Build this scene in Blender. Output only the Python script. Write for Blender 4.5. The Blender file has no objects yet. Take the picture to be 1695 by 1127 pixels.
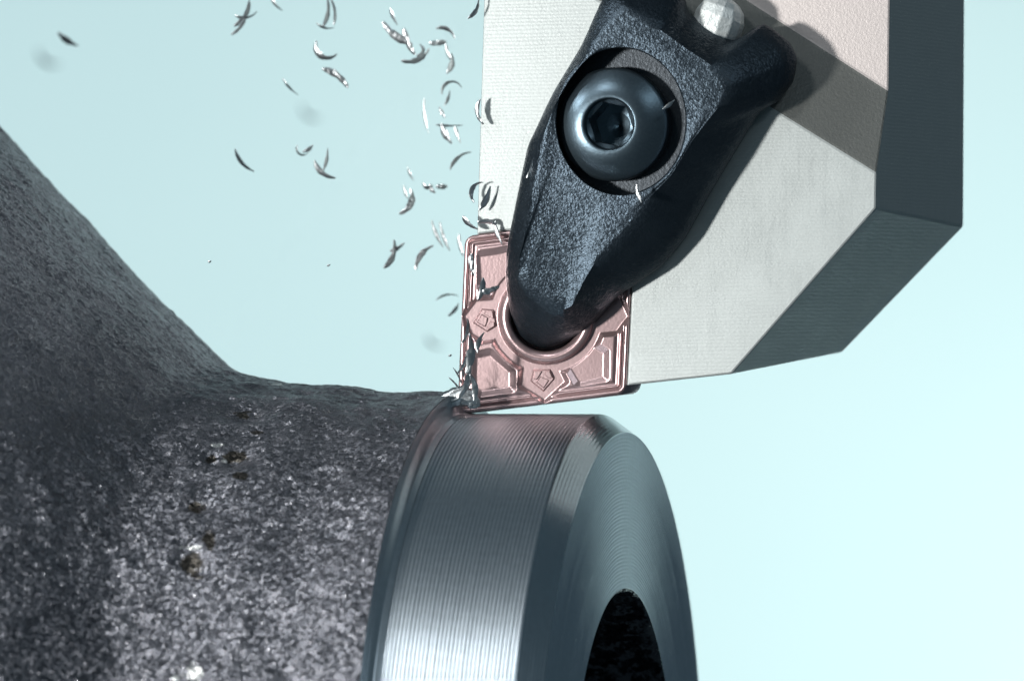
import bpy, bmesh, math, random
import numpy as np
from mathutils import Vector, Matrix

random.seed(7)
scene = bpy.context.scene
COL = scene.collection
R = math.radians

# ------------------------------------------------------------------ camera
D = 120.0                     # camera distance to the cutting tip (1 unit is about 4.6 mm)
cam_data = bpy.data.cameras.new('camera')
cam = bpy.data.objects.new('camera', cam_data)
COL.objects.link(cam)
cam.location = (0, -D, 0)
cam.rotation_euler = (R(90), 0, 0)
cam_data.sensor_width = 36
cam_data.lens = 36 * D / 16.95
cam_data.clip_start = 1
cam_data.clip_end = 400
cam_data.dof.use_dof = True
cam_data.dof.focus_distance = D - 0.8
cam_data.dof.aperture_fstop = (cam_data.lens * 0.001) / 1.1   # blur disc wide enough for the far chips
scene.camera = cam

# ------------------------------------------------------------------ world, lamps, exposure
world = bpy.data.worlds.new('World')
scene.world = world
world.use_nodes = True
bg = world.node_tree.nodes['Background']
bg.inputs['Color'].default_value = (0.36, 0.56, 0.70, 1)
bg.inputs['Strength'].default_value = 0.12
scene.view_settings.view_transform = 'Standard'
scene.view_settings.look = 'None'
scene.view_settings.exposure = 0.1
scene.view_settings.gamma = 1


def area(name, loc, target, size, power, color, size_y=None):
    d = bpy.data.lights.new(name, 'AREA')
    d.energy = power
    d.color = color
    d.size = size
    if size_y:
        d.shape = 'RECTANGLE'
        d.size_y = size_y
    o = bpy.data.objects.new(name, d)
    COL.objects.link(o)
    o.location = loc
    o.rotation_euler = (Vector(target) - Vector(loc)).to_track_quat('-Z', 'Y').to_euler()
    return o


area('key_lamp', (-42, -37, 1.0), (0, 0, -1), 5, 34000, (1.0, 0.99, 0.97))
area('left_lamp', (-46, -17, 26), (0, 0, 0), 5, 8500, (0.95, 0.98, 1.0))
area('front_softbox', (-24, -31, 39), (0, 0, -7), 7, 5600, (0.95, 0.98, 1.0), 10)
area('top_lamp', (25, 28, 28), (1, 0, -2), 10, 2100, (0.90, 0.97, 1.0))
area('rim_lamp', (10, 40, 21), (-7, 0, 3), 3.5, 220, (0.95, 0.99, 1.0))
area('right_lamp', (24, -42, 34), (2, 0, 2), 9, 2300, (0.80, 0.92, 1.0))
for bl in (area('backdrop_lamp', (60, 26, -36), (14, 72, -7), 24, 11700, (1.0, 1.0, 0.97)),
           area('backdrop_lamp_left', (-60, 26, 24), (-8, 72, 4), 24, 2300, (0.92, 0.97, 1.0))):
    bl.data.spread = R(80)

# ------------------------------------------------------------------ node helpers


def new_mat(name):
    m = bpy.data.materials.new(name)
    m.use_nodes = True
    nt = m.node_tree
    b = nt.nodes['Principled BSDF']
    return m, nt, b


def coords(nt, scale=(1, 1, 1), rot=(0, 0, 0)):
    tc = nt.nodes.new('ShaderNodeTexCoord')
    mp = nt.nodes.new('ShaderNodeMapping')
    mp.inputs['Scale'].default_value = scale
    mp.inputs['Rotation'].default_value = rot
    nt.links.new(tc.outputs['Object'], mp.inputs['Vector'])
    return mp.outputs['Vector']


def noise(nt, vec, scale, detail=3, rough=0.55, dist=0):
    n = nt.nodes.new('ShaderNodeTexNoise')
    n.inputs['Scale'].default_value = scale
    n.inputs['Detail'].default_value = detail
    n.inputs['Roughness'].default_value = rough
    n.inputs['Distortion'].default_value = dist
    nt.links.new(vec, n.inputs['Vector'])
    return n.outputs['Fac']


def ramp(nt, fac, stops):
    r = nt.nodes.new('ShaderNodeValToRGB')
    e = r.color_ramp.elements
    while len(e) < len(stops):
        e.new(0.5)
    for k, (p, c) in enumerate(stops):
        e[k].position = p
        e[k].color = tuple(c) + (1,) if len(c) == 3 else c
    nt.links.new(fac, r.inputs['Fac'])
    return r.outputs['Color']


def bump(nt, bsdf, height, strength, dist, prev=None):
    b = nt.nodes.new('ShaderNodeBump')
    b.inputs['Strength'].default_value = strength
    b.inputs['Distance'].default_value = dist
    nt.links.new(height, b.inputs['Height'])
    if prev is not None:
        nt.links.new(prev, b.inputs['Normal'])
    nt.links.new(b.outputs['Normal'], bsdf.inputs['Normal'])
    return b.outputs['Normal']


def grains(nt, vec, layers):
    """Facet normals: every grain of a Voronoi pattern gets its own small tilt."""
    geo = nt.nodes.new('ShaderNodeNewGeometry')
    cur = geo.outputs['Normal']
    for scale, k in layers:
        vo = nt.nodes.new('ShaderNodeTexVoronoi')
        vo.inputs['Scale'].default_value = scale
        vo.inputs['Randomness'].default_value = 1.0
        nt.links.new(vec, vo.inputs['Vector'])
        a = nt.nodes.new('ShaderNodeVectorMath')
        a.operation = 'SUBTRACT'
        a.inputs[1].default_value = (0.5, 0.5, 0.5)
        nt.links.new(vo.outputs['Color'], a.inputs[0])
        b = nt.nodes.new('ShaderNodeVectorMath')
        b.operation = 'MULTIPLY_ADD'
        b.inputs[1].default_value = (k, k, k)
        nt.links.new(a.outputs[0], b.inputs[0])
        nt.links.new(cur, b.inputs[2])
        c = nt.nodes.new('ShaderNodeVectorMath')
        c.operation = 'NORMALIZE'
        nt.links.new(b.outputs[0], c.inputs[0])
        cur = c.outputs[0]
    return cur


def mathn(nt, op, a, b=None):
    n = nt.nodes.new('ShaderNodeMath')
    n.operation = op
    for k, v in enumerate((a, b)):
        if v is None:
            continue
        if isinstance(v, (int, float)):
            n.inputs[k].default_value = v
        else:
            nt.links.new(v, n.inputs[k])
    return n.outputs[0]


def mixc(nt, fac, a, b):
    n = nt.nodes.new('ShaderNodeMix')
    n.data_type = 'RGBA'
    for sock, v in ((n.inputs[0], fac), (n.inputs[6], a), (n.inputs[7], b)):
        if isinstance(v, (int, float)):
            sock.default_value = v
        elif isinstance(v, tuple):
            sock.default_value = v + (1,) if len(v) == 3 else v
        else:
            nt.links.new(v, sock)
    return n.outputs[2]


# ------------------------------------------------------------------ materials
def mat_holder():
    m, nt, b = new_mat('satin_nickel_steel')
    v = coords(nt)
    g = noise(nt, v, 26, 3, 0.6)
    big = noise(nt, v, 0.8, 2)
    c = mixc(nt, big, (0.37, 0.40, 0.392), (0.42, 0.45, 0.44))
    c = mixc(nt, mathn(nt, 'MULTIPLY', g, 0.5), c, (0.49, 0.53, 0.52))
    nt.links.new(c, b.inputs['Base Color'])
    b.inputs['Metallic'].default_value = 0.40
    b.inputs['Roughness'].default_value = 0.42
    wear = noise(nt, coords(nt, (1.6, 1, 0.12), (0, R(-28), 0)), 6, 4, 0.75)
    smear = noise(nt, v, 1.3, 4, 0.65, 0.8)
    rg = mathn(nt, 'ADD', mathn(nt, 'MULTIPLY', wear, 0.22), mathn(nt, 'MULTIPLY', smear, 0.18))
    nt.links.new(mathn(nt, 'ADD', rg, 0.22), b.inputs['Roughness'])
    # milling scallops: long wavy lines
    v2 = coords(nt, (0.10, 0.3, 1), (0, R(9), 0))
    w = nt.nodes.new('ShaderNodeTexWave')
    w.wave_type = 'BANDS'
    w.bands_direction = 'Z'
    w.inputs['Scale'].default_value = 5.2
    w.inputs['Distortion'].default_value = 3.5
    w.inputs['Detail'].default_value = 2
    w.inputs['Detail Scale'].default_value = 1.6
    nt.links.new(v2, w.inputs['Vector'])
    n1 = bump(nt, b, w.outputs['Fac'], 0.05, 0.03)
    bump(nt, b, g, 0.08, 0.03, n1)
    return m


def mat_black():
    m, nt, b = new_mat('black_oxide_steel')
    v = coords(nt)
    g = noise(nt, v, 16, 2, 0.6)
    g2 = noise(nt, v, 34, 1, 0.5)
    big = noise(nt, v, 1.6, 3)
    c = mixc(nt, big, (0.020, 0.030, 0.041), (0.046, 0.064, 0.080))
    nt.links.new(c, b.inputs['Base Color'])
    b.inputs['Metallic'].default_value = 0.85
    b.inputs['Specular IOR Level'].default_value = 0.7
    rr = mathn(nt, 'ADD', mathn(nt, 'MULTIPLY', big, 0.12), 0.34)
    nt.links.new(rr, b.inputs['Roughness'])
    s = mathn(nt, 'ADD', g, mathn(nt, 'MULTIPLY', g2, 0.6))
    bump(nt, b, s, 0.28, 0.04, grains(nt, v, [(22, 0.12), (40, 0.13)]))
    return m


def mat_screw():
    m, nt, b = new_mat('blued_screw_steel')
    v = coords(nt)
    g = noise(nt, v, 22, 3, 0.6)
    c = mixc(nt, g, (0.065, 0.095, 0.12), (0.105, 0.145, 0.17))
    nt.links.new(c, b.inputs['Base Color'])
    b.inputs['Metallic'].default_value = 0.9
    b.inputs['Roughness'].default_value = 0.34
    bump(nt, b, g, 0.10, 0.02)
    return m


def mat_insert():
    m, nt, b = new_mat('rose_coated_carbide')
    v = coords(nt)
    g = noise(nt, v, 24, 2, 0.6)
    big = noise(nt, v, 2.5, 2)
    c = mixc(nt, big, (0.37, 0.262, 0.262), (0.45, 0.322, 0.322))
    nt.links.new(c, b.inputs['Base Color'])
    b.inputs['Metallic'].default_value = 0.7
    b.inputs['Roughness'].default_value = 0.27
    bump(nt, b, g, 0.08, 0.02)
    return m


def mat_steel(name, col, rough, bscale=26, bstr=0.12, metal=1.0, stretch=(1, 1, 1)):
    m, nt, b = new_mat(name)
    v = coords(nt, stretch)
    g = noise(nt, v, bscale, 3, 0.6)
    c = mixc(nt, g, tuple(x * 0.85 for x in col), tuple(min(1, x * 1.12) for x in col))
    nt.links.new(c, b.inputs['Base Color'])
    b.inputs['Metallic'].default_value = metal
    b.inputs['Roughness'].default_value = rough
    bump(nt, b, g, bstr, 0.02)
    return m


def mat_cast():
    m, nt, b = new_mat('forged_scale')
    v = coords(nt)
    g = noise(nt, v, 11, 3, 0.62)
    f = noise(nt, v, 30, 2, 0.6)
    big = noise(nt, v, 0.9, 4, 0.6)
    c = mixc(nt, big, (0.068, 0.076, 0.094), (0.235, 0.242, 0.272))
    c = mixc(nt, mathn(nt, 'MULTIPLY', noise(nt, v, 2.3, 4, 0.7, 0.4), 0.10), c, (0.17, 0.14, 0.125))
    spk = ramp(nt, f, [(0.50, (0, 0, 0)), (0.72, (1, 1, 1))])
    c = mixc(nt, mathn(nt, 'MULTIPLY', spk, 0.55), c, (0.42, 0.41, 0.42))
    at = nt.nodes.new('ShaderNodeAttribute')
    at.attribute_name = 'rust'
    st = ramp(nt, mathn(nt, 'MULTIPLY', mathn(nt, 'ADD', at.outputs['Fac'], mathn(nt, 'MULTIPLY', noise(nt, v, 4.5, 5, 0.7, 0.6), 1.5)), 0.5),
              [(0.59, (0, 0, 0)), (0.62, (1, 1, 1))])
    c = mixc(nt, mathn(nt, 'MULTIPLY', st, 0.85), c, (0.040, 0.033, 0.020))
    at2 = nt.nodes.new('ShaderNodeAttribute')
    at2.attribute_name = 'bare'
    st2 = ramp(nt, mathn(nt, 'MULTIPLY', mathn(nt, 'ADD', at2.outputs['Fac'], mathn(nt, 'MULTIPLY', noise(nt, v, 8, 4, 0.7, 0.5), 1.5)), 0.5),
               [(0.63, (0, 0, 0)), (0.66, (1, 1, 1))])
    c = mixc(nt, st2, c, (0.62, 0.63, 0.62))
    nt.links.new(c, b.inputs['Base Color'])
    b.inputs['Metallic'].default_value = 0.8
    b.inputs['Specular IOR Level'].default_value = 0.7
    rr = mathn(nt, 'SUBTRACT', mathn(nt, 'ADD', mathn(nt, 'MULTIPLY', noise(nt, v, 1.7, 4, 0.7), 0.3), 0.31), mathn(nt, 'MULTIPLY', spk, 0.34))
    nt.links.new(rr, b.inputs['Roughness'])
    n1 = bump(nt, b, g, 0.25, 0.08, grains(nt, v, [(15, 0.75), (30, 0.6)]))
    bump(nt, b, f, 0.5, 0.04, n1)
    return m


def mat_backdrop():
    m, nt, b = new_mat('pale_cyan_backdrop')
    v = coords(nt)
    n = noise(nt, v, 0.07, 2, 0.5)
    c = mixc(nt, n, (0.64, 0.865, 0.885), (0.70, 0.91, 0.92))
    nt.links.new(c, b.inputs['Base Color'])
    b.inputs['Roughness'].default_value = 0.95
    b.inputs['Specular IOR Level'].default_value = 0.1
    return m


M_HOLD = mat_holder()
M_BLACK = mat_black()
M_SCREW = mat_screw()
M_INS = mat_insert()
M_CAST = mat_cast()
M_TURN = mat_steel('turned_steel', (0.54, 0.60, 0.64), 0.33, 9, 0.05, 1.0, (1, 1, 1))
M_CHAM = mat_steel('turned_chamfer_steel', (0.54, 0.60, 0.64), 0.20, 9, 0.05)
M_FACE = mat_steel('faced_steel', (0.60, 0.67, 0.73), 0.31, 9, 0.05)
M_CHIP = mat_steel('bright_chip_steel', (0.50, 0.53, 0.54), 0.36, 20, 0.35)
M_CARB = mat_steel('grey_carbide', (0.30, 0.32, 0.34), 0.45)
M_PIN = mat_steel('bright_pin_steel', (0.80, 0.84, 0.82), 0.5, 12, 0.8, 0.5)
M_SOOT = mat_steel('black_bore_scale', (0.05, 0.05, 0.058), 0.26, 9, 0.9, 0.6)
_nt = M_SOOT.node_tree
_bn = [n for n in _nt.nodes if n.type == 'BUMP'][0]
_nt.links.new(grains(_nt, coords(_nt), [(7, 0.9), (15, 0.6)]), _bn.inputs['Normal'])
M_BACK = mat_backdrop()

# ------------------------------------------------------------------ geometry helpers
CAMP = Vector((0, -D, 0))
TH = R(15)
NRM = Vector((-math.sin(TH), -math.cos(TH), 0))      # normal of the tool's rake plane, towards the viewer and left
TIP = Vector(((757 - 847.5) / 100, 0, (563.5 - 685) / 100))


def P(px, py, y):
    """Scene point at depth y for a picture point."""
    s = (D + y) / D
    return Vector(((px - 847.5) / 100 * s, y, (563.5 - py) / 100 * s))


def T(px, py, h=0.0):
    """Point on the tool's rake plane raised by h along its normal."""
    d = Vector(((px - 847.5) / 100, D, (563.5 - py) / 100))
    t = (h - NRM.dot(CAMP - TIP)) / NRM.dot(d)
    return CAMP + d * t


def link_mesh(name, verts, faces, mat, parent=None, smooth=False):
    me = bpy.data.meshes.new(name)
    me.from_pydata([tuple(v) for v in verts], [], faces)
    me.update()
    me.validate()
    bm = bmesh.new()
    bm.from_mesh(me)
    bmesh.ops.recalc_face_normals(bm, faces=bm.faces)
    bm.to_mesh(me)
    bm.free()
    me.materials.append(mat)
    if smooth:
        me.polygons.foreach_set('use_smooth', [True] * len(me.polygons))
    o = bpy.data.objects.new(name, me)
    COL.objects.link(o)
    if parent:
        o.parent = parent
    return o


def bevel(o, width, seg=2, angle=25):
    md = o.modifiers.new('edge_bevel', 'BEVEL')
    md.width = width
    md.segments = seg
    md.limit_method = 'ANGLE'
    md.angle_limit = R(angle)
    md.harden_normals = False


def tag(o, label=None, cat=None, group=None, kind=None):
    for k, v in (('label', label), ('category', cat), ('group', group), ('kind', kind)):
        if v:
            o[k] = v


def thing(name, label, cat, loc=(0, 0, 0)):
    o = bpy.data.objects.new(name, None)
    COL.objects.link(o)
    tag(o, label, cat)
    return o


def sm(e0, e1, x):
    t = np.clip((x - e0) / (e1 - e0), 0, 1)
    return t * t * (3 - 2 * t)


def sd_poly(px, py, poly):
    """Signed distance (negative inside), numpy arrays."""
    d = np.full(px.shape, 1e9)
    s = np.ones(px.shape)
    n = len(poly)
    for i in range(n):
        ax, ay = poly[i]
        bx, by = poly[i - 1]
        ex, ey = bx - ax, by - ay
        wx, wy = px - ax, py - ay
        t = np.clip((wx * ex + wy * ey) / (ex * ex + ey * ey), 0, 1)
        d = np.minimum(d, (wx - ex * t) ** 2 + (wy - ey * t) ** 2)
        c1 = py >= ay
        c2 = py < by
        c3 = ex * wy > ey * wx
        flip = (c1 & c2 & c3) | (~c1 & ~c2 & ~c3)
        s = np.where(flip, -s, s)
    return s * np.sqrt(d)


_rng = np.random.RandomState(3)
_LAT = _rng.rand(32, 32, 32)


def vnoise(p):
    """Trilinear value noise for an (N,3) array, range -1..1."""
    i = np.floor(p).astype(int)
    f = p - i
    f = f * f * (3 - 2 * f)
    r = 0
    for a in (0, 1):
        for b in (0, 1):
            for c in (0, 1):
                w = (f[:, 0] if a else 1 - f[:, 0]) * (f[:, 1] if b else 1 - f[:, 1]) * (f[:, 2] if c else 1 - f[:, 2])
                r = r + w * _LAT[(i[:, 0] + a) % 32, (i[:, 1] + b) % 32, (i[:, 2] + c) % 32]
    return r * 2 - 1


# ------------------------------------------------------------------ setting
bd = link_mesh('backdrop', [(-44, 72, -34), (33, 72, -34), (33, 72, 34), (-44, 72, 34),
                            (-44, 72.4, -34), (33, 72.4, -34), (33, 72.4, 34), (-44, 72.4, 34)],
               [(0, 1, 2, 3), (4, 5, 6, 7), (0, 1, 5, 4), (1, 2, 6, 5), (2, 3, 7, 6), (3, 0, 4, 7)], M_BACK)
tag(bd, kind='structure')

# ------------------------------------------------------------------ workpiece
TA = R(12.0)
AX = Vector((math.cos(TA), -math.sin(TA), 0))
EF = Vector((-math.sin(TA), -math.cos(TA), 0))
EU = Vector((0, 0, 1))
ORG = Vector((1.846, -0.583, -8.82))

wp = thing('workpiece', 'dark rough forged shaft with a shiny turned steel ring on its end', 'workpiece')
wp.location = ORG
WPI = Matrix.Translation(-ORG)


def angles(dense0, dense1, nd, nc):
    a = list(np.linspace(R(dense0), R(dense1), nd, endpoint=False))
    b = list(np.linspace(R(dense1), R(dense0 + 360), nc, endpoint=False))
    return np.array(a + b)


def lathe(name, prof, ang, mat, parent, disp=None, smooth=True, attrs=None):
    prof = np.array(prof)
    nu, na = len(prof), len(ang)
    ax, ef, eu = np.array(AX), np.array(EF), np.array(EU)
    u = prof[:, 0][:, None]
    r = np.repeat(prof[:, 1][:, None], na, 1)
    radial = np.cos(ang)[:, None] * eu + np.sin(ang)[:, None] * ef
    pts = u[..., None] * ax + r[..., None] * radial[None]
    if disp is not None:
        pts = disp(pts.reshape(-1, 3), radial, nu, na).reshape(nu, na, 3)
    idx = np.arange(nu * na).reshape(nu, na)
    nx = np.roll(idx, -1, 1)
    faces = np.stack([idx[:-1], nx[:-1], nx[1:], idx[1:]], -1).reshape(-1, 4)
    o = link_mesh(name, pts.reshape(-1, 3).tolist(), faces.tolist(), mat, parent, smooth)
    for nm, fn in (attrs or {}).items():
        a = o.data.attributes.new(nm, 'FLOAT', 'POINT')
        a.data.foreach_set('value', fn(pts.reshape(-1, 3) + np.array(ORG)).astype(np.float32))
    return o


ANG = angles(-35, 110, 520, 90)
RC, RF, RB = 7.60, 7.31, 4.74
U_CH, U_SH = -0.40, -2.56


def grooves(u0, r0, u1, r1, pitch, depth):
    """Feed marks along a straight profile line: shallow arcs cut by the nose of the tool."""
    L = math.hypot(u1 - u0, r1 - r0)
    n = max(1, round(L / pitch))
    tx, ty = (u1 - u0) / L, (r1 - r0) / L
    nx, ny = ty, -tx          # points outwards for lines run from right to left / inwards
    out = []
    for i in range(n):
        jit = depth * (0.85 + 0.3 * random.random())
        for k in range(4):
            t = (i + k / 4) / n
            h = -jit * (1 - (2 * k / 4 - 1) ** 2)
            out.append((u0 + (u1 - u0) * t + nx * h, r0 + (r1 - r0) * t + ny * h))
    out.append((u1, r1))
    return out


# machined ring: shoulder fillet, turned outside, chamfer, faced end
ring = lathe('machined_ring', grooves(U_CH, RC, U_SH, RC, 0.066, -0.0095), ANG, M_TURN, wp)
fil = []
for k in range(15):
    a = k / 14 * R(86)
    fil.append((U_SH - 0.004 - 0.235 * math.sin(a) - 0.012 * math.sin(k * 0.9), RC + 0.35 * (1 - math.cos(a)) + 0.012 * math.sin(k * 0.9)))
lathe('shoulder_fillet', fil, ANG, M_TURN, ring)
lathe('chamfer', grooves(0, RF, U_CH, RC, 0.06, -0.003), ANG, M_CHAM, ring)
lathe('end_face', grooves(0, RB, 0, RF, 0.060, 0.0075), ANG, M_FACE, ring)


def bore_disp(p, radial, nu, na):
    n = vnoise(p * 1.7) * 0.06 + vnoise(p * 5) * 0.03
    rad = np.tile(radial, (nu, 1))
    fall = np.repeat(np.clip(np.arange(nu) / 3, 0, 1), na)
    return p + rad * (n * fall)[:, None]


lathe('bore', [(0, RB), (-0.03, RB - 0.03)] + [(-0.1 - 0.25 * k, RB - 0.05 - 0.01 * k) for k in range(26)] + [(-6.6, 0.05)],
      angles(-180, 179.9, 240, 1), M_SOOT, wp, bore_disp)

FL = [(-2.8, 7.944), (-3.0, 7.944), (-3.2, 7.945), (-3.4, 7.943), (-3.6, 7.937), (-3.8, 7.927), (-4.0, 7.925), (-4.2, 7.948), (-4.4, 7.989), (-4.6, 8.034), (-4.8, 8.068), (-5.0, 8.082), (-5.2, 8.085), (-5.4, 8.092), (-5.6, 8.105), (-5.8, 8.127), (-6.0, 8.162), (-6.2, 8.208), (-6.4, 8.253), (-6.6, 8.294), (-6.8, 8.348), (-7.0, 8.443), (-7.2, 8.606), (-7.5, 8.852), (-7.8, 9.142), (-8.1, 9.422), (-8.4, 9.695), (-8.7, 9.979), (-9.0, 10.277), (-9.3, 10.592), (-9.6, 10.922), (-9.9, 11.247), (-10.2, 11.535), (-10.5, 11.802), (-10.8, 12.082), (-11.1, 12.379), (-11.4, 12.691), (-11.7, 12.997), (-12.0, 13.28), (-12.3, 13.555), (-12.6, 13.83), (-12.9, 14.103), (-13.2, 14.377), (-13.5, 14.664), (-13.8, 14.96), (-14.1, 15.244), (-14.4, 15.471), (-14.7, 15.598)]
fu = np.concatenate([np.linspace(-2.80, -2.88, 3), np.arange(-2.95, -14.7, -0.07)])
FA = np.array(FL)[::-1]
fr = np.interp(fu, FA[:, 0], FA[:, 1])
for _ in range(3):
    fr[3:-1] = (fr[2:-2] + 2 * fr[3:-1] + fr[4:]) / 4


def stain(pts_list, power=1.0):
    def fn(p):
        px = p[:, 0] / (D + p[:, 1]) * D * 100 + 847.5
        py = 563.5 - p[:, 2] / (D + p[:, 1]) * D * 100
        front = p[:, 1] < 3
        v = np.zeros(len(p))
        for (x, y, rx, ry) in pts_list:
            v = np.maximum(v, np.exp(-(((px - x) / rx) ** 2 + ((py - y) / ry) ** 2)))
        return np.where(front, v, 0) * power
    return fn


RUST = stain([(388, 757, 26, 13), (352, 760, 14, 10), (408, 688, 30, 9), (400, 787, 14, 8), (325, 838, 24, 11),
              (345, 895, 14, 22), (318, 935, 26, 26), (425, 715, 12, 5)], 0.75)
BARE = stain([(358, 736, 26, 5), (318, 906, 26, 5), (372, 762, 8, 7), (322, 1112, 20, 22), (290, 1122, 12, 9), (462, 636, 18, 3)], 0.8)
PIT = stain([(388, 757, 26, 13), (352, 760, 14, 10), (408, 688, 30, 9), (325, 838, 24, 11), (318, 935, 26, 26)], 1.0)


def cast_disp(p, radial, nu, na):
    n = -0.10 * np.clip(vnoise(p * 0.55 + 3) - 0.35, 0, 1) - 0.09 * np.clip(vnoise(p * 1.5 + 11) - 0.45, 0, 1) + vnoise(p * 0.9 + 7) * 0.05 + vnoise(p * 2.6) * 0.030 + vnoise(p * 7.0) * 0.022 + vnoise(p * 14.0) * 0.010
    rad = np.tile(radial, (nu, 1))
    fall = np.repeat(np.clip(np.arange(nu) / 5, 0.15, 1), na)
    pit = PIT(p + np.array(ORG)) * 0.10
    return p + rad * (n * fall - pit)[:, None]


lathe('forged_body', list(zip(fu, fr)) + [(-14.7, 0.1)], angles(-40, 110, 760, 60), M_CAST, wp, cast_disp,
      attrs={'rust': RUST, 'bare': BARE})

# ------------------------------------------------------------------ turning tool
tool = thing('turning_tool', 'steel turning tool with black clamp and rose cutting insert', 'cutting tool')


def solid(name, front, back, mat, parent, bev=0.03):
    n = len(front)
    v = list(front) + list(back)
    f = [tuple(range(n)), tuple(range(2 * n - 1, n - 1, -1))]
    for i in range(n):
        j = (i + 1) % n
        f.append((i, j, n + j, n + i))
    o = link_mesh(name, v, f, mat, parent)
    if bev:
        bevel(o, bev)
    return o


# holder body, one closed block: pocket face, step wall, raised face, flanks
def on_plane(px, py, q, n):
    d = Vector(((px - 847.5) / 100, D, (563.5 - py) / 100))
    return CAMP + d * (n.dot(q - CAMP) / n.dot(d))


fa5, fa6, fb5 = T(1450, 345), T(1451, 286), P(1595, 375, 3.3)
fn = (fa6 - fa5).cross(fb5 - fa5).normalized()
ra4, rb4 = T(1211, 619), P(1394, 583, 3.6)
s1 = on_plane(1471, 152, fa5, fn)
HS = NRM.dot(s1 - TIP)             # the upper face lies below the pocket face, behind a ramp
qn = (ra4 - fa5).cross(fb5 - fa5).normalized()
hv = {
    'a0': T(803, -60), 'a1': T(790, 388), 'a2': T(1052, 357), 'a3': T(1038, 638), 'a4': ra4,
    'a5': fa5, 'a6': fa6, 'a8': T(893, -60),
    's1': s1, 's0': T(1140, -60, HS), 'f1': T(1474, -60, HS),
    'n1': T(797, 392, -1.62), 'n2': T(1052, 357, -1.62), 'n3': T(1040, 634, -1.62), 'n4': T(795, 655, -1.62),
    'b0': P(880, -60, 4.8), 'b1': P(880, 370, 4.8), 'b2': P(890, 600, 4.8), 'b3': P(1150, 604, 4.2),
    'b4': on_plane(1394, 583, fa5, qn), 'b5': fb5, 'b6': on_plane(1597, -60, fa5, fn),
}
print('step depth', HS)
hk = list(hv)
hf = [('a0', 'a1', 'a2', 'a3', 'a4', 'a5', 'a6', 'a8'), ('a8', 'a6', 's1', 's0'), ('s0', 's1', 'f1'),
      ('f1', 's1', 'a6', 'a5', 'b5', 'b6'), ('a5', 'a4', 'b4', 'b5'), ('a4', 'a3', 'n3', 'b3', 'b4'),
      ('a1', 'n1', 'n2', 'a2'), ('a2', 'n2', 'n3', 'a3'), ('n1', 'n4', 'n3', 'n2'), ('n4', 'b2', 'b3', 'n3'),
      ('a0', 'b0', 'b1', 'n1', 'a1'), ('n1', 'b1', 'b2', 'n4'), ('b0', 'b6', 'b5', 'b4', 'b3', 'b2', 'b1'),
      ('a0', 'a8', 's0', 'f1', 'b6', 'b0')]
holder = link_mesh('tool_holder', [hv[k] for k in hk], [tuple(hk.index(x) for x in f) for f in hf], M_HOLD, tool)
for mm in (mat_steel('shaded_ramp_steel', (0.165, 0.17, 0.158), 0.5, 20, 0.5, 0.4),  # milled ramp: base colour darkened to carry the shade on its averted slope
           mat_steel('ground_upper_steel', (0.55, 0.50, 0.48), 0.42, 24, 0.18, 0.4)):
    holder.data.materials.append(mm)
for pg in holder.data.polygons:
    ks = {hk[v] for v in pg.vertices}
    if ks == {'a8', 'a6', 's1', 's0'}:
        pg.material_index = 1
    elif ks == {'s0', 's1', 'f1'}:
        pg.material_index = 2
bevel(holder, 0.035, 2, 14)


def rounded(poly, r, n=7):
    out = []
    m = len(poly)
    for i in range(m):
        p, q, s = Vector(poly[i - 1]), Vector(poly[i]), Vector(poly[(i + 1) % m])
        d1, d2 = (p - q).normalized(), (s - q).normalized()
        a = d1.angle(d2)
        t = r / math.tan(a / 2)
        c = q + (d1 + d2).normalized() * (r / math.sin(a / 2))
        v1, v2 = q + d1 * t - c, q + d2 * t - c
        for k in range(n):
            w = v1.slerp(v2, k / (n - 1)) if v1.length else v1
            out.append(tuple(c + w))
    return out


# shim under the insert
sp = rounded([(776, 402), (1066, 368), (1064, 648), (768, 678)], 18)
solid('shim', [T(x, y, -1.06) for x, y in sp], [T(x + (6 if x < 900 else -6), y, -1.60) for x, y in sp], M_CARB, tool, 0.02)

# ---- insert: fine height field over its rhombus
BL, BR_, TL = np.array((757.0, 685.0)), np.array((1036.0, 651.0)), np.array((770.0, 391.0))
E1, E2 = BR_ - BL, TL - BL
NS = 250
ss, tt = np.meshgrid(np.linspace(0, 1, NS + 1), np.linspace(0, 1, NS + 1))
gx = BL[0] + E1[0] * ss + E2[0] * tt
gy = BL[1] + E1[1] * ss + E2[1] * tt
corners = [tuple(BL), tuple(BR_), tuple(BL + E1 + E2), tuple(TL)]
cr = 17.0
cen = np.array(corners).mean(0)
inner = []
for i in range(4):
    p, q, s_ = np.array(corners[i - 1]), np.array(corners[i]), np.array(corners[(i + 1) % 4])
    d1 = (p - q) / np.linalg.norm(p - q)
    d2 = (s_ - q) / np.linalg.norm(s_ - q)
    an = math.acos(float(d1 @ d2))
    bis = (d1 + d2) / np.linalg.norm(d1 + d2)
    inner.append(tuple(q + bis * cr / math.sin(an / 2)))
dout = cr - sd_poly(gx, gy, inner)          # distance inwards from the rounded outline
HC = np.array((904.0, 523.5))
rr = np.hypot(gx - HC[0], gy - HC[1])


def c1(pts):       # points read from the enlarged corner view
    return [(760 + x / 5.635, 480 + y / 5.635) for x, y in pts]


pad_bottom = c1([(560, 560), (600, 715), (582, 890), (795, 1024), (985, 850), (930, 740), (960, 600)])
pad_left = c1([(330, 90), (160, 105), (100, 185), (52, 245), (125, 410), (220, 470), (345, 450), (420, 300)])
pk_bl = c1([(165, 632), (285, 610), (470, 770), (470, 900), (215, 940), (160, 912)])
pk_br = [(905, 560), (958, 545), (971, 568), (999, 585), (998, 623), (961, 632), (957, 630), (940, 602), (915, 600)]
pk_tl = [(794, 425), (880, 413), (900, 470), (840, 480), (812, 486), (797, 470)]


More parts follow.
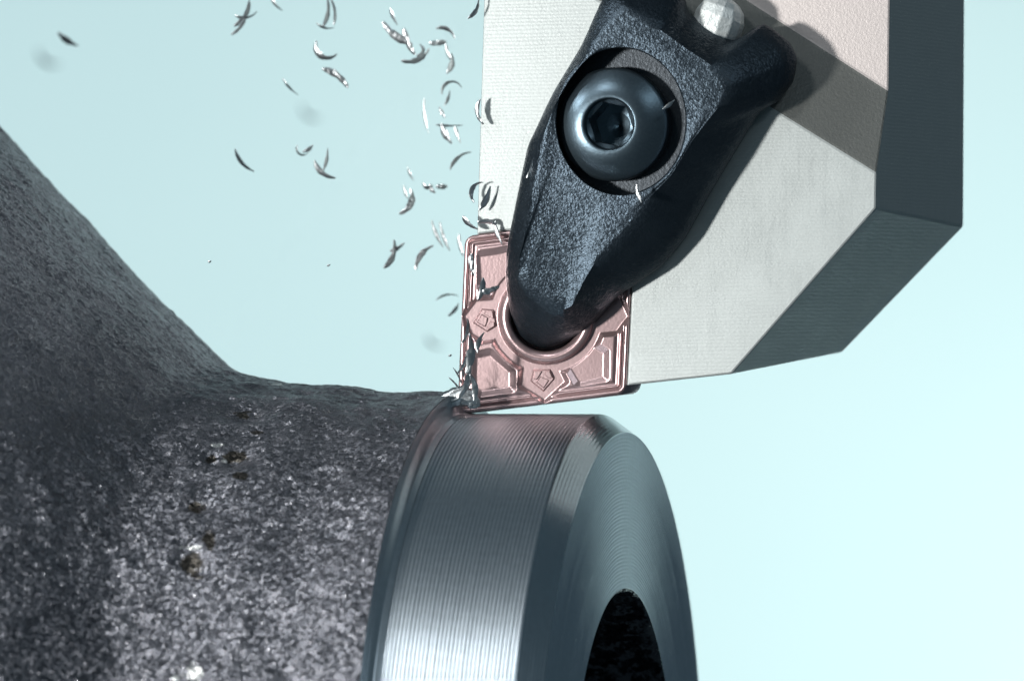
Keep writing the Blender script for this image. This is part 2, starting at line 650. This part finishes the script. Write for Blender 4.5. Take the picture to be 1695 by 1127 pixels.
def refl(poly):
    return [(2 * HC[0] - x, 2 * HC[1] - y) for x, y in poly]


hub = np.minimum.reduce([rr - 93, sd_poly(gx, gy, pad_bottom), sd_poly(gx, gy, pad_left),
                         sd_poly(gx, gy, refl(pad_bottom)), sd_poly(gx, gy, refl(pad_left))])
rim_in = np.clip(dout, 0, 100)
H = -0.022 * (1 - sm(0, 3, rim_in)) - 0.05 * sm(5, 9, rim_in) * (1 - sm(9, 13, rim_in)) \
    - 0.035 * sm(13, 17, rim_in) * (1 - sm(18, 24, rim_in))
H = np.minimum(H, -0.08 * (1 - np.clip(hub / 8, 0, 1)))
for pk in (pk_bl, refl(pk_bl)):
    H = np.minimum(H, -0.075 * (1 - np.clip(sd_poly(gx, gy, pk) / 12, 0, 1)))
for pk in (pk_br, refl(pk_br), pk_tl):
    H = np.minimum(H, -0.065 * (1 - np.clip(sd_poly(gx, gy, pk) / 11, 0, 1)))
Hr = np.where(rr < 80, -0.085 + 0.14 * np.sqrt(np.clip(1 - ((rr - 68.5) / 11.0) ** 2, 0, 1)), -9)
H = np.where((rr < 79.5) & (rr > 57), np.maximum(Hr, -0.10), H)
H = np.where(rr <= 57.5, -0.95, H)
keep = dout > -0.35
dx = np.array((gx - 847.5) / 100)
dz = np.array((563.5 - gy) / 100)
den = NRM.x * dx + NRM.y * D
tk = (H - NRM.dot(CAMP - TIP)) / den
VX = np.stack([dx * tk, -D + D * tk, dz * tk], -1).reshape(-1, 3)
ci = np.arange((NS + 1) ** 2).reshape(NS + 1, NS + 1)
cellkeep = keep[:-1, :-1] & keep[1:, :-1] & keep[:-1, 1:] & keep[1:, 1:]
quads = np.stack([ci[:-1, :-1], ci[:-1, 1:], ci[1:, 1:], ci[1:, :-1]], -1)[cellkeep]
used, inv = np.unique(quads, return_inverse=True)
quads = inv.reshape(-1, 4)
verts = VX[used].tolist()
# side walls down to the seat
edges = {}
for q in quads.tolist():
    for k in range(4):
        e = (q[k], q[(k + 1) % 4])
        key = (min(e), max(e))
        edges[key] = None if key in edges else e
low = {}
fl = quads.tolist()
nn = np.array(NRM)
for e in [e for e in edges.values() if e]:
    ids = []
    for v in e:
        if v not in low:
            low[v] = len(verts)
            verts.append((np.array(verts[v]) - nn * 1.0).tolist())
        ids.append(low[v])
    fl.append([e[1], e[0], ids[0], ids[1]])
insert = link_mesh('cutting_insert', verts, fl, M_INS, tool, True)


def flat_solid(name, polys, h0, h1, mat, parent, shrink=0.94):
    v, f = [], []
    for poly in polys:
        n = len(poly)
        cx = sum(p[0] for p in poly) / n
        cy = sum(p[1] for p in poly) / n
        o = len(v)
        v += [T(x, y, h0) for x, y in poly]
        v += [T(cx + (x - cx) * shrink, cy + (y - cy) * shrink, h1) for x, y in poly]
        f.append(tuple(range(o + n, o + 2 * n)))
        for i in range(n):
            j = (i + 1) % n
            f.append((o + i, o + j, o + n + j, o + n + i))
    return link_mesh(name, v, f, mat, parent)


EMP = [[(690, 738), (852, 736), (892, 830), (787, 950), (664, 850)]]
EMS = [[(704, 752), (778, 752), (722, 836), (694, 828)], [(806, 752), (842, 752), (872, 820), (838, 822), (796, 790)],
       [(756, 806), (800, 822), (842, 842), (788, 918), (716, 858)]]
em_b, em_s = [c1(p) for p in EMP], [c1(p) for p in EMS]
eo = flat_solid('emblem', em_b, -0.082, -0.045, M_INS, insert, 0.86)
ec = np.array(c1([(785, 840)])[0])
lc = np.array(c1([(238, 290)])[0])


def rot_em(p, ang):
    c, s = math.cos(ang), math.sin(ang)
    x, y = p[0] - ec[0], p[1] - ec[1]
    return (lc[0] + c * x - s * y, lc[1] + s * x + c * y)


eo2 = flat_solid('emblem', [[rot_em(q, R(82)) for q in p] for p in em_b], -0.082, -0.045, M_INS, insert, 0.86)

def join_into(dst, polys, h0, h1, shrink):
    src = flat_solid('stroke', polys, h0, h1, M_INS, None, shrink)
    bm = bmesh.new()
    bm.from_mesh(dst.data)
    bm.from_mesh(src.data)
    bm.to_mesh(dst.data)
    bm.free()
    bpy.data.objects.remove(src)


join_into(eo, em_s, -0.047, -0.020, 0.80)
join_into(eo2, [[rot_em(q, R(82)) for q in p] for p in em_s], -0.047, -0.020, 0.80)

# ---- clamp: rings lofted from foot to top edge to counterbore
SIL = [(1005, -14), (962, 76), (916, 153), (886, 216), (873, 245), (856, 325), (841, 400), (836, 445), (839, 482), (846, 520), (862, 556),
       (884, 572), (903, 576), (931, 568), (964, 550), (990, 528), (1022, 492), (1060, 466), (1096, 440), (1136, 392),
       (1175, 322), (1216, 254), (1257, 188), (1290, 166), (1313, 135), (1319, 98), (1306, 70), (1264, 40), (1226, 62), (1211, 66), (1176, 44), (1141, 22), (1128, -14), (1060, -24)]
PLT = [(1033, 16), (972, 88), (926, 162), (901, 218), (892, 250), (878, 325), (868, 396), (858, 432), (860, 455), (868, 468), (880, 478),
       (898, 492), (915, 506), (932, 512), (946, 506), (954, 490), (968, 462), (988, 430), (1018, 398), (1046, 366),
       (1078, 324), (1112, 288), (1144, 236), (1168, 204), (1190, 176), (1203, 146), (1200, 134), (1188, 120), (1176, 108), (1162, 98), (1140, 84), (1110, 62), (1086, 46), (1060, 30)]
HPL = [1.02, 1.03, 1.03, 1.03, 1.03, 1.02, 0.99, 0.95, 0.92, 0.90, 0.87, 0.84, 0.81, 0.80, 0.82, 0.86, 0.91, 0.95, 0.98, 1.00,
       1.01, 1.02, 1.02, 1.02, 1.02, 1.00, 1.00, 1.00, 1.00, 1.00, 1.01, 1.02, 1.02, 1.02]
HSL = [.75, .78, .78, .78, .76, .72, .65, .56, .42, .2, .05, .0, -.02, .0, .05, .12, .2, .26, .30, .34,
       .36, .38, .36, .28, .18, .10, .08, .08, .14, .16, .16, .22, .3, .6]


def resample(vals, n):
    vals = np.array(vals, float)
    m = len(vals)
    pos = np.arange(n) * m / n
    i = np.floor(pos).astype(int)
    f = pos - i
    p0, p1, p2, p3 = vals[(i - 1) % m], vals[i % m], vals[(i + 1) % m], vals[(i + 2) % m]
    if vals.ndim > 1:
        f = f[:, None]
    cat = 0.5 * (2 * p1 + (p2 - p0) * f + (2 * p0 - 5 * p1 + 4 * p2 - p3) * f ** 2 + (3 * p1 - p0 - 3 * p2 + p3) * f ** 3)
    lin = p1 * (1 - f) + p2 * f
    return 0.55 * cat + 0.45 * lin


NC = 34 * 6
sil, plt = resample(SIL, NC), resample(PLT, NC)
hp, hs = resample(HPL, NC), resample(HSL, NC)
CB = np.array((1025.0, 201.0))
cang = np.arctan2(plt[:, 1] - CB[1], plt[:, 0] - CB[0])
cang = np.unwrap(cang)
even = np.linspace(cang[0], cang[0] + (-2 * math.pi if cang[-1] < cang[0] else 2 * math.pi), NC, endpoint=False)
cang = 0.55 * cang + 0.45 * even


def cb(rx, ry):
    return np.stack([CB[0] + 3 + rx * np.cos(cang), CB[1] + ry * np.sin(cang)], -1)


rings = []
ctr = np.array((1010.0, 290.0))
inn = sil + (ctr - sil) * 0.03
rings.append((inn, np.minimum(hs - 0.05, 0.02) - 0.35 * (hs < 0.3)))
rings.append((inn * 0.3 + sil * 0.7, hs * 0.5))
rings.append((sil, hs - 0.12))
rings.append((sil * 0.97 + plt * 0.03, hs))
rings.append((sil * 0.80 + plt * 0.20, hs * 0.78 + hp * 0.22 + 0.02))
rings.append((sil * 0.55 + plt * 0.45, hs * 0.53 + hp * 0.47 + 0.02))
rings.append((sil * 0.25 + plt * 0.75, hs * 0.23 + hp * 0.77 + 0.02))
rings.append((plt, hp + 0.01))
e1 = cb(109, 123)
for w in (0.12, 0.3, 0.5, 0.7, 0.85, 0.95):
    rings.append((plt * (1 - w) + e1 * w, hp * (1 - w) + (1.03) * w + 0.015 * math.sin(w * math.pi)))
hcb = 1.03
rings.append((e1, hp * 0 + hcb))
rings.append((cb(107.5, 121.5), hp * 0 + hcb - 0.03))
rings.append((cb(107, 121), hp * 0 + hcb - 0.25))
rings.append((cb(106.5, 120.5), hp * 0 + hcb - 0.52))
cv = []
cf = []
for (xy, h) in rings:
    cv += [T(float(a), float(b), float(c)) for (a, b), c in zip(xy, h)]
for k in range(len(rings) - 1):
    for i in range(NC):
        j = (i + 1) % NC
        cf.append((k * NC + i, k * NC + j, (k + 1) * NC + j, (k + 1) * NC + i))
clamp = link_mesh('clamp', cv, cf, M_BLACK, tool, True)
clamp.data.set_sharp_from_angle(angle=R(50))

# counterbore floor (plain ground steel)
fv = [T(float(a), float(b), hcb - 0.50) for a, b in cb(108, 122)] + [T(float(a), float(b), hcb - 0.50) for a, b in cb(62, 68)]
ff = [(i, (i + 1) % NC, NC + (i + 1) % NC, NC + i) for i in range(NC)]
M_FLOOR = mat_steel('ground_seat_steel', (0.06, 0.068, 0.076), 0.4, 18, 0.3)
link_mesh('screw_seat', fv, ff, M_FLOOR, clamp)

# ---- clamp screw: button head with hex socket
SC = T(1012, 206, 0.85) - NRM * 1.42
su = Vector((math.cos(TH), -math.sin(TH), 0))
sv = Vector((0, 0, 1))


def lathe_n(name, center, prof, seg, mat, parent, smooth=True, hexs=None):
    v, f = [], []
    for k, (r, h) in enumerate(prof):
        for i in range(seg):
            a = 2 * math.pi * i / seg
            rad = r
            if hexs and hexs[k]:
                b = (a + R(hexs[k][1])) % R(60) - R(30)
                rad = min(r * 1.2, hexs[k][0] / math.cos(b))
            v.append(center + su * (rad * math.cos(a)) + sv * (rad * math.sin(a)) + NRM * h)
    for k in range(len(prof) - 1):
        for i in range(seg):
            j = (i + 1) % seg
            f.append((k * seg + i, k * seg + j, (k + 1) * seg + j, (k + 1) * seg + i))
    return link_mesh(name, v, f, mat, parent, smooth)


hd = [(0.5, 0.90), (0.86, 1.00), (0.93, 1.08), (0.93, 1.34), (0.92, 1.37)]
for k in range(1, 13):
    t = k / 12
    hd.append((0.92 - (0.92 - 0.445) * t, 1.37 + 0.22 * math.sin(t * math.pi / 2 * 0.93)))
top = hd[-1][1]
hd += [(0.43, top - 0.004), (0.415, top - 0.03), (0.405, top - 0.09)]
screw = lathe_n('clamp_screw', SC, hd, 96, M_SCREW, tool)
hx = 0.33
sock = [(0.405, top - 0.09), (0.40, top - 0.10), (hx, top - 0.14), (hx, top - 0.62), (0.20, top - 0.66), (0.02, top - 0.74)]
o = lathe_n('hex_socket', SC, sock, 96, M_SCREW, screw, False, [None, None, (hx, 12), (hx, 12), None, None])

# ---- bright faceted pin end behind the clamp
pc = T(1188, 40, -0.12)
pv, pf = [], []
axp = (Vector((0.35, 0, 0.94))).normalized()
bx = axp.cross(Vector((0, 1, 0))).normalized()
by = axp.cross(bx).normalized()
prof = [(0.36, -0.6), (0.43, -0.1), (0.42, 0.12), (0.36, 0.28), (0.25, 0.38), (0.12, 0.44), (0.01, 0.45)]
SEG = 13
for r, z in prof:
    for i in range(SEG):
        a = 2 * math.pi * (i + 0.3) / SEG
        pv.append(pc + bx * r * math.cos(a) + by * r * math.sin(a) + axp * z)
for k in range(len(prof) - 1):
    for i in range(SEG):
        j = (i + 1) % SEG
        pf.append((k * SEG + i, k * SEG + j, (k + 1) * SEG + j, (k + 1) * SEG + i))
pin = link_mesh('locating_pin', pv, pf, M_PIN, tool)
bevel(pin, 0.02)

# ------------------------------------------------------------------ metal chips
GRP = 'loose metal chips flying off the cut'


def chip_arm(V, F, org, ang, L, bend, W, tilt, corr=0.0, tw=0.6, taper=1.0, seed=0):
    rg = random.Random(seed)
    N, Mx = 18, 6
    cs = []
    x = z = 0.0
    a = -bend / 2
    ds = L / N
    for i in range(N + 1):
        cs.append((x, z, a))
        x += math.cos(a) * ds
        z += math.sin(a) * ds
        a += bend / N
    mx = (cs[0][0] + cs[-1][0]) / 2
    mz = sum(c[1] for c in cs) / len(cs)
    base = len(V)
    ph = rg.random() * 6
    rows = []
    for i, (cx, cz, ca) in enumerate(cs):
        t = i / N
        w = W * (math.sin(math.pi * (0.06 + 0.90 * t ** taper)) ** 0.7) * (1 + 0.14 * math.sin(9 * t + ph) + 0.07 * math.sin(23 * t + ph * 2))
        tws = tilt + tw * (t - 0.5)
        nxl, nzl = -math.sin(ca), math.cos(ca)
        row = []
        for k in range(Mx + 1):
            s = k / Mx - 0.5
            prof_h = 0.11 * W * (1 - 4 * s * s) + 0.55 * corr * W * math.sin(t * 26 + 3 * math.sin(t * 7 + ph) + s * 3 + ph)
            row.append((cx - mx + nxl * s * w * math.cos(tws) - nxl * prof_h * math.sin(tws),
                        s * w * math.sin(tws) + prof_h * math.cos(tws),
                        cz - mz + nzl * s * w * math.cos(tws) - nzl * prof_h * math.sin(tws)))
        rows.append(row)
    th = 0.016
    ca, sa = math.cos(ang), math.sin(ang)
    for side in (0, 1):
        for row in rows:
            for (lx, ly, lz) in row:
                V.append(org + Vector((ca * lx - sa * lz, -ly + (th if side else 0), sa * lx + ca * lz)))
    n = Mx + 1
    tot = (N + 1) * n
    for i in range(N):
        for k in range(Mx):
            q = (base + i * n + k, base + i * n + k + 1, base + (i + 1) * n + k + 1, base + (i + 1) * n + k)
            F.append(q)
            F.append(tuple(v + tot for v in reversed(q)))
    rim = [(i, 0) for i in range(N + 1)] + [(N, k) for k in range(1, n)] + [(i, Mx) for i in range(N - 1, -1, -1)] + [(0, k) for k in range(Mx - 1, 0, -1)]
    for a_, b_ in zip(rim, rim[1:] + rim[:1]):
        p, q = base + a_[0] * n + a_[1], base + b_[0] * n + b_[1]
        F.append((p, q, q + tot, p + tot))


def chip(label, arms, y=-0.5, group=GRP, name='metal_chip', mat=None):
    """arms: (px, py, length px, angle deg, bend deg, width px, tilt deg, corrugation)"""
    V, F = [], []
    o0 = P(arms[0][0], arms[0][1], y)
    for k, (px, py, L, an, be, W, ti, co) in enumerate(arms):
        chip_arm(V, F, P(px, py, y) - o0, R(an), L * 1.06 / 100 * (D + y) / D, R(max(-170, min(170, be * 1.7))), W / 115, R(ti), co, seed=int(px * 7 + py))
    ob = link_mesh(name, V, F, mat or M_CHIP, None, True)
    ob.location = o0
    ob.data.set_sharp_from_angle(angle=R(45))
    tag(ob, label, 'metal chip', group)
    return ob


CH = [
    ('star shaped chip with three arms, near the top left', [(404, 24, 50, 62, 40, 11, 30, 0), (408, 27, 38, 12, 50, 10, 60, 0), (396, 46, 34, 48, 20, 7, 20, 0)], -0.4),
    ('small pointed sliver at the top edge, just right of the star shaped chip', [(457, 8, 28, -48, 25, 8, 50, 0)], 0.4),
    ('folded upright chip at the top, above the dark smile shaped chip', [(541, 20, 50, 84, 30, 10, 40, .05), (552, 18, 46, 100, 30, 7, 30, 0), (538, 45, 30, -12, 40, 8, 60, 0)], -0.5),
    ('dark smile shaped crescent chip under the folded upright chip', [(536, 88, 54, -28, 95, 13, 35, 0)], -0.6),
    ('bright wavy flake just under the dark smile shaped chip', [(557, 127, 52, -38, -30, 14, 15, .12)], -1.0),
    ('short dark sliver left of the bright wavy flake', [(480, 145, 36, -45, 18, 8, 60, 0)], -0.3),
    ('thin textured sliver above the forged flange, lowest at far left', [(402, 268, 48, -48, 35, 8, 25, .14)], -0.5),
    ('small dark hook chip left of the bright boomerang chip', [(498, 252, 30, -30, 120, 7, 55, 0), (510, 247, 20, 35, 30, 8, 20, .1)], -0.4),
    ('bright boomerang chip standing on a curved foot', [(535, 284, 46, -38, 45, 11, 20, 0), (540, 264, 36, 80, 15, 8, 40, 0)], -0.9),
    ('slim dark sliver at the top, above the large bright crumpled chip', [(651, 28, 30, -66, 15, 9, 50, 0)], -0.2),
    ('large bright crumpled chip with a folded corner', [(656, 58, 60, -36, 25, 16, 15, .06), (676, 70, 46, -66, 20, 14, 25, .08)], -0.9),
    ('dark knotted curl touching the large bright crumpled chip', [(690, 96, 52, 26, 50, 13, 40, .1), (697, 84, 26, 80, 190, 9, 40, 0)], -0.7),
    ('dark curved chip, arched, right of the crumpled chip at the top', [(740, 52, 38, -32, -60, 10, 45, 0)], -0.6),
    ('pale ribbed streak chip just below the arched dark chip at the top', [(725, 71, 28, 6, 10, 12, 20, .15)], -0.2),
    ('dark ragged upright chip above the black arch chip', [(742, 88, 32, -68, 20, 8, 30, .05), (746, 106, 34, 78, 40, 12, 30, .05)], -0.5),
    ('black arch shaped chip left of the tool holder edge', [(746, 142, 48, 14, -100, 9, 55, 0)], -0.7),
    ('tiny grey chip directly beneath the black arch', [(741, 163, 26, 72, 20, 7, 40, 0)], 0.2),
    ('tiny bright chip above the broad square flake', [(732, 187, 20, -60, 10, 7, 10, .15)], -0.8),
    ('long thin upright needle chip left of the broad square flake', [(704, 192, 56, -82, 14, 6, 30, 0)], -0.1),
    ('broad square flake with a straight top edge', [(744, 208, 42, 0, 8, 8, 60, 0), (738, 222, 36, -62, 20, 14, 30, .05), (757, 222, 30, -72, 10, 7, 20, 0)], -0.4),
    ('dark curved chip with a blunt end left of the holder edge', [(760, 263, 46, 38, -40, 10, 50, 0)], -0.9),
    ('tiny faint sliver above the bright twisted chip', [(679, 288, 24, -66, 14, 6, 40, 0)], 0.3),
    ('bright twisted chip with a forked upper end', [(676, 336, 48, 68, 60, 13, 15, .16), (671, 318, 22, -72, 15, 6, 30, 0)], -1.0),
    ('small black lump of a chip right of the forked chip', [(708, 308, 22, -10, 150, 11, 50, 0), (715, 313, 18, -55, 40, 8, 20, 0)], -0.8),
    ('faint ribbed scrap right of the small black lump', [(731, 309, 18, 0, 10, 11, 20, .16)], 0.6),
    ('leaf shaped chip, lowest at the left of the falling chips', [(648, 422, 50, 72, 40, 13, 35, .05), (658, 410, 26, 30, 20, 10, 40, 0)], -0.7),
    ('ridged curved chip beside the leaf shaped chip', [(699, 424, 50, 52, -40, 11, 20, .12)], -1.0),
    ('pair of parallel bright slivers above the insert corner', [(723, 388, 46, -66, 12, 7, 20, .05), (735, 392, 48, -70, 12, 7, 25, .05)], -0.3),
    ('upright grey sliver just left of the insert top corner', [(762, 406, 36, -78, 15, 8, 30, .05)], -0.6),
    ('dark triangular chip above the insert top left corner', [(777, 370, 32, -40, 30, 13, 50, 0)], -0.8),
    ('clear bright curl lying over the holder edge above the triangular chip', [(786, 315, 44, 62, -80, 9, 20, .14)], -1.2),
    ('grey dart shaped chip in front of the holder face', [(804, 329, 42, 66, 20, 13, 30, 0)], -1.3),
    ('crumpled grey chip in front of the insert top edge', [(806, 368, 30, -10, -40, 12, 40, .05), (824, 386, 38, -72, 20, 8, 25, .05)], -1.3),
    ('small twisted chip on the upper left rim of the insert', [(781, 438, 36, -80, 30, 11, 25, .14)], -1.0),
    ('pale square chip just above the left emblem of the insert', [(797, 478, 36, 78, 20, 12, 15, .05), (812, 480, 30, 20, 10, 14, 30, .1)], -1.0),
    ('faint arched wire chip left of the insert', [(740, 490, 38, 8, -40, 5, 40, 0)], 0.2),
    ('small blurred grey scrap left of the insert, under the arched wire', [(752, 513, 26, 52, 20, 9, 40, 0)], 0.3),
    ('bright bead like chip halfway down the holder left edge', [(793, 186, 44, -80, 50, 9, 25, .1)], -1.1),
    ('curved chip at the very top beside the holder left edge', [(786, 17, 36, 62, 40, 9, 35, .06)], -1.0),
    ('tiny pale chip on the clamp below the screw', [(1057, 321, 30, -74, 20, 7, 20, .05)], -2.15),
    ('tiny pale chip at the right rim of the screw head', [(1107, 174, 24, 38, 10, 7, 20, .05)], -2.1),
    ('faint grey chip on the left side of the black clamp', [(882, 272, 48, 72, 15, 10, 30, 0)], -1.3),
    ('blurred dark oval chip alone at the far left', [(112, 67, 38, -32, 20, 15, 40, 0)], 9.0),
    ('ragged chip crushed against the lower left edge of the insert', [(778, 585, 64, 86, 25, 15, 20, .12), (768, 600, 40, 68, 30, 9, 40, .1)], -0.9),
    ('bright splintered chip just above the cutting corner', [(772, 632, 58, 72, 25, 14, 25, .12), (784, 640, 44, 100, 30, 12, 15, .1)], -0.9),
    ('thin wisp of a chip across the left edge of the insert, above the ragged chip', [(772, 548, 42, 78, 30, 8, 30, .05)], -1.0),
    ('small bright splinter just right of the ragged chip on the insert', [(794, 566, 34, 70, -25, 9, 20, .1)], -1.1),
    ('fan of fine splinters left of the insert above the cutting corner', [(758, 622, 30, 118, 15, 4, 30, 0), (752, 634, 26, 132, 15, 4, 20, 0), (765, 612, 30, 104, 12, 4, 30, 0)], -0.6),
]
for lab, arms, y in CH:
    if 770 < arms[0][0] < 830 and arms[0][1] < 400:
        y = -0.3                      # close in front of the holder face
    if arms[0][0] < 765 and arms[0][1] < 530 and y < 5:
        y += 4.5                      # these fly beside the holder, level with the back of it
    chip(lab, arms, y)

# chips flying far behind the tool, out of focus
for lab, (px, py), L, y in (('very blurred chip far behind, left of the needle chip', (512, 190), 40, 46),
                            ('very blurred chip far behind, in the upper left corner', (78, 100), 48, 46),
                            ('very blurred chip far behind, just left of the insert', (718, 568), 34, 36)):
    chip(lab, [(px, py, L, -30, 60, L * 0.3, 40, 0)], y, 'out of focus chips far behind the tool', mat=M_SCREW)

# the chip still being cut, rolling off the shoulder onto the insert corner
V, F = [], []
path = [(672, 748, 5), (688, 718, 12), (704, 694, 20), (724, 674, 27), (744, 661, 31), (764, 655, 34), (778, 660, 30), (788, 668, 16), (770, 676, 10)]
pp = resample([(a, b, c) for a, b, c in path], 9 * 6)[:48]
NP = len(pp)
for i, (x, y_, w) in enumerate(pp):
    p0, p1 = pp[max(0, i - 1)], pp[min(NP - 1, i + 1)]
    tx, ty = p1[0] - p0[0], p1[1] - p0[1]
    l = math.hypot(tx, ty) or 1
    nx_, ny_ = -ty / l, tx / l
    for k in range(13):
        s = k / 12 - 0.5
        bulge = 0.10 * math.sqrt(max(0, 1 - 4 * s * s)) * (w / 34) + 0.012 * math.sin(k * 2.1 + 0.15 * i) + 0.008 * math.sin(i * 0.7 + k)
        wj = w * (1 + 0.05 * math.sin(i * 1.7))
        V.append(P(x + nx_ * s * wj, y_ + ny_ * s * wj, -0.42 - bulge - 0.25 * (i / NP)))
for i in range(NP - 1):
    for k in range(12):
        F.append((i * 13 + k, i * 13 + k + 1, (i + 1) * 13 + k + 1, (i + 1) * 13 + k))
cc = link_mesh('forming_chip', V, F, M_CHIP, None, True)
sd = cc.modifiers.new('thickness', 'SOLIDIFY')
sd.thickness = 0.02
tag(cc, 'fresh chip rolling off the shoulder of the ring at the insert cutting corner', 'metal chip')

for lab, px, py in (('tiny bright speck above the middle of the forged shaft', 347, 433), ('tiny dark speck left of the leaf shaped chip', 544, 439),
                    ('tiny dark speck close to the insert, above the cutting corner', 745, 588)):
    chip(lab, [(px, py, 6, 20, 30, 4, 20, 0)], -0.5, 'tiny metal specks in the air', 'metal_speck')
